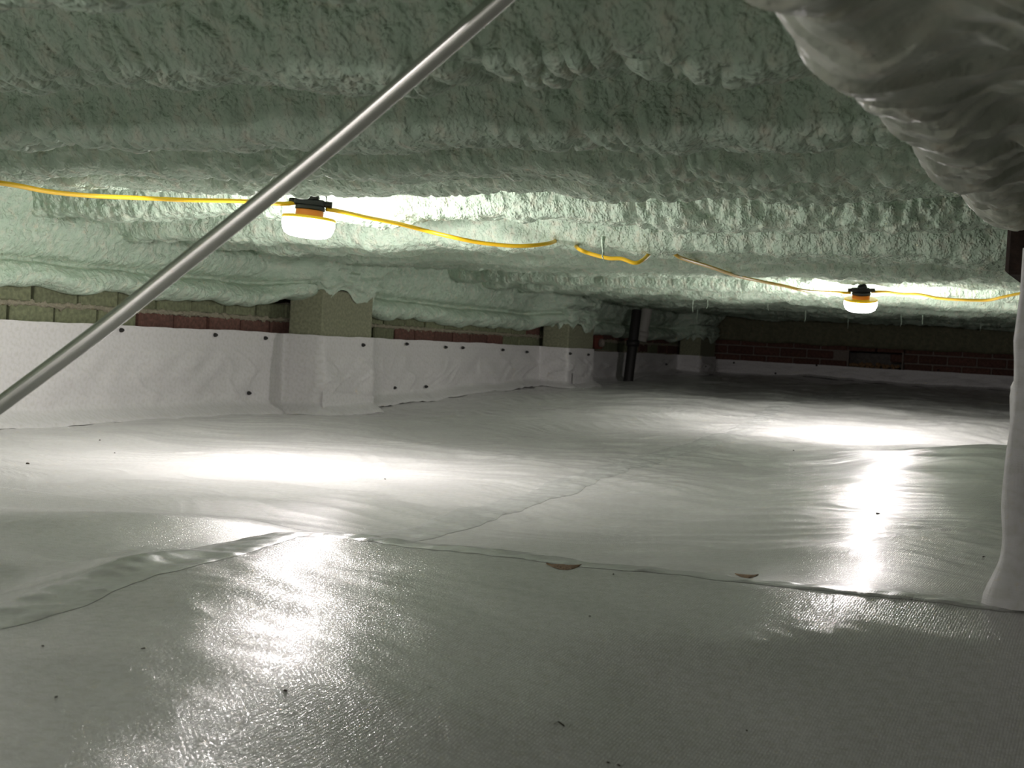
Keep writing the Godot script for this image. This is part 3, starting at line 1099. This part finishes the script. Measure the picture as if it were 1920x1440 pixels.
# ------------------------------------------------------------------ small things
func build_small_things():
	var rng := RandomNumberGenerator.new()
	rng.seed = 3
	# broken brick end beside the second pier
	var p := on_plane_x(1121, 641, WALL_X + 0.06)
	var rb := thing("broken_brick", "broken red brick end beside the pier in shadow", "brick", p)
	var o := part("chunk", box_mesh(Vector3(0.07, 0.085, 0.05), 0.014), M.red, rb)
	o.rotation = Vector3(0.2, 0.4, 0.1)
	part("mortar_lump", box_mesh(Vector3(0.04, 0.05, 0.035), 0.012), M.pale_mortar, rb, Vector3(0.03, -0.005, 0.015))
	# taped patches at the feet of the two piers
	for q in [[WALL_X + 0.2, -4.83, -5.24, 0.0, 0.115], [WALL_X + 0.2, -7.5, -7.72, 0.1, 0.19]]:
		var tp := thing("tape_patch", "pale tape strip stuck across the foot of the wide block pier" if q[1] > -6.0 else "short pale tape strip stuck low on the pier by the leaning post", "tape", Vector3(q[0] + 0.02, q[3], (q[1] + q[2]) * 0.5))
		var P := PackedVector3Array()
		var U := PackedVector2Array()
		for r in 24:
			for c in 10:
				var z: float = lerpf(q[1], q[2], r / 23.0)
				var fy := c / 9.0
				var y: float = lerpf(q[3], q[4] - 0.03 * r / 23.0, fy) - q[3]
				var ff := clampf((y + q[3]) / 0.33, 0.0, 1.0)
				P.append(Vector3(-0.006 + 0.06 * pow(1.0 - smoothstep(0.0, 0.22, ff), 2.0) + 0.0015 * s2(z * 18.0, y * 20.0), y, z - tp.position.z))
				U.append(Vector2(z, y))
		part("strip", grid_mesh(P, 24, 10, -1.0, U), M.wall_sheet, tp)
	# gaps under the edge of the near sheet, bare earth showing
	var floor_node := get_node("floor")
	for q in [[1024, 1093, 1062, 11], [1378, 1422, 1081, 7]]:
		var P := PackedVector3Array()
		var n := 15
		for i in n:
			var f := i / float(n - 1)
			var px := lerpf(q[0], q[1], f)
			for c in 4:
				var g := on_floor(px, q[2] - 4 + (c / 3.0) * q[3] * sin(PI * f) + f * 2.0)
				P.append(g + Vector3(0, 0.0026 - 0.0012 * absf(c - 1.5), 0))
		part("gap", grid_mesh(P, n, 4, 1.0), M.soil, floor_node)
	# wire hanging from the joist beside the near lamp
	var wire_top := at(612, 352, 3.5)
	var wire := thing("tie_wire", "thin dark wire hanging from the joist beside the glowing lamp", "wire", wire_top)
	part("strand", tube(spline([Vector3(0, 0.03, 0), Vector3(0.0, -0.012, 0), Vector3(0.001, -0.022, 0), Vector3(0.004, -0.036, 0)], 5), 0.0011, 6), M.black_matt, wire)
	part("twist", tube(PackedVector3Array([Vector3(0, -0.012, 0), Vector3(0.0005, -0.018, 0), Vector3(0.001, -0.025, 0)]), [0.001, 0.003, 0.001], 8), M.black_matt, wire)
	# crumbs lying on the sheet
	var crumbs := [[1047, 1363, 13], [268, 1219, 9], [722, 899, 5], [819, 1369, 6], [535, 1297, 8], [456, 1369, 7], [105, 1309, 5], [80, 1213, 5], [1646, 964, 7], [1400, 1372, 6], [1380, 1373, 4], [1150, 1078, 5], [1106, 1157, 4], [806, 1292, 4], [65, 786, 14], [119, 773, 7], [340, 773, 6], [52, 870, 9], [187, 826, 4], [215, 850, 4], [1563, 1119, 4], [1880, 1076, 5], [1844, 1045, 4], [1488, 845, 4], [1140, 1432, 6], [1160, 1437, 7]]
	for q in crumbs:
		var g := on_floor(q[0], q[1])
		var near := (g - cam.position).length()
		var w: float = maxf(q[2] / FPX * near, 0.003)
		var o2: Node3D
		if q[2] == 13:
			o2 = thing("leaf_scrap", "folded brown scrap of leaf lying alone on the near ground sheet", "debris", g + Vector3(0, 0.001, 0))
			for sg in [-1.0, 1.0]:
				var wing := part("wing", box_mesh(Vector3(0.0072, 0.0006, 0.0024), 0.0002), M.debris, o2, Vector3(0.0028 * sg, 0.0022, 0))
				wing.rotation = Vector3(0.2, 0.25 * sg, -0.6 * sg)
			continue
		if q[2] == 14:
			o2 = thing("debris_crumb", "larger black crumb lying at the foot of the pinned wall sheet", "debris", g + Vector3(0, 0.0012, 0))
		else:
			o2 = thing("debris_crumb", "small dark crumb of debris lying on the white ground sheet", "debris", g + Vector3(0, 0.0012, 0), "crumbs on the ground sheet")
		var b2 := part("crumb", box_mesh(Vector3(w, w * 0.35, w * 0.55), w * 0.12), M.debris, o2)
		b2.rotation = Vector3(rng.randf_range(-0.3, 0.3), rng.randf() * TAU, rng.randf_range(-0.3, 0.3))
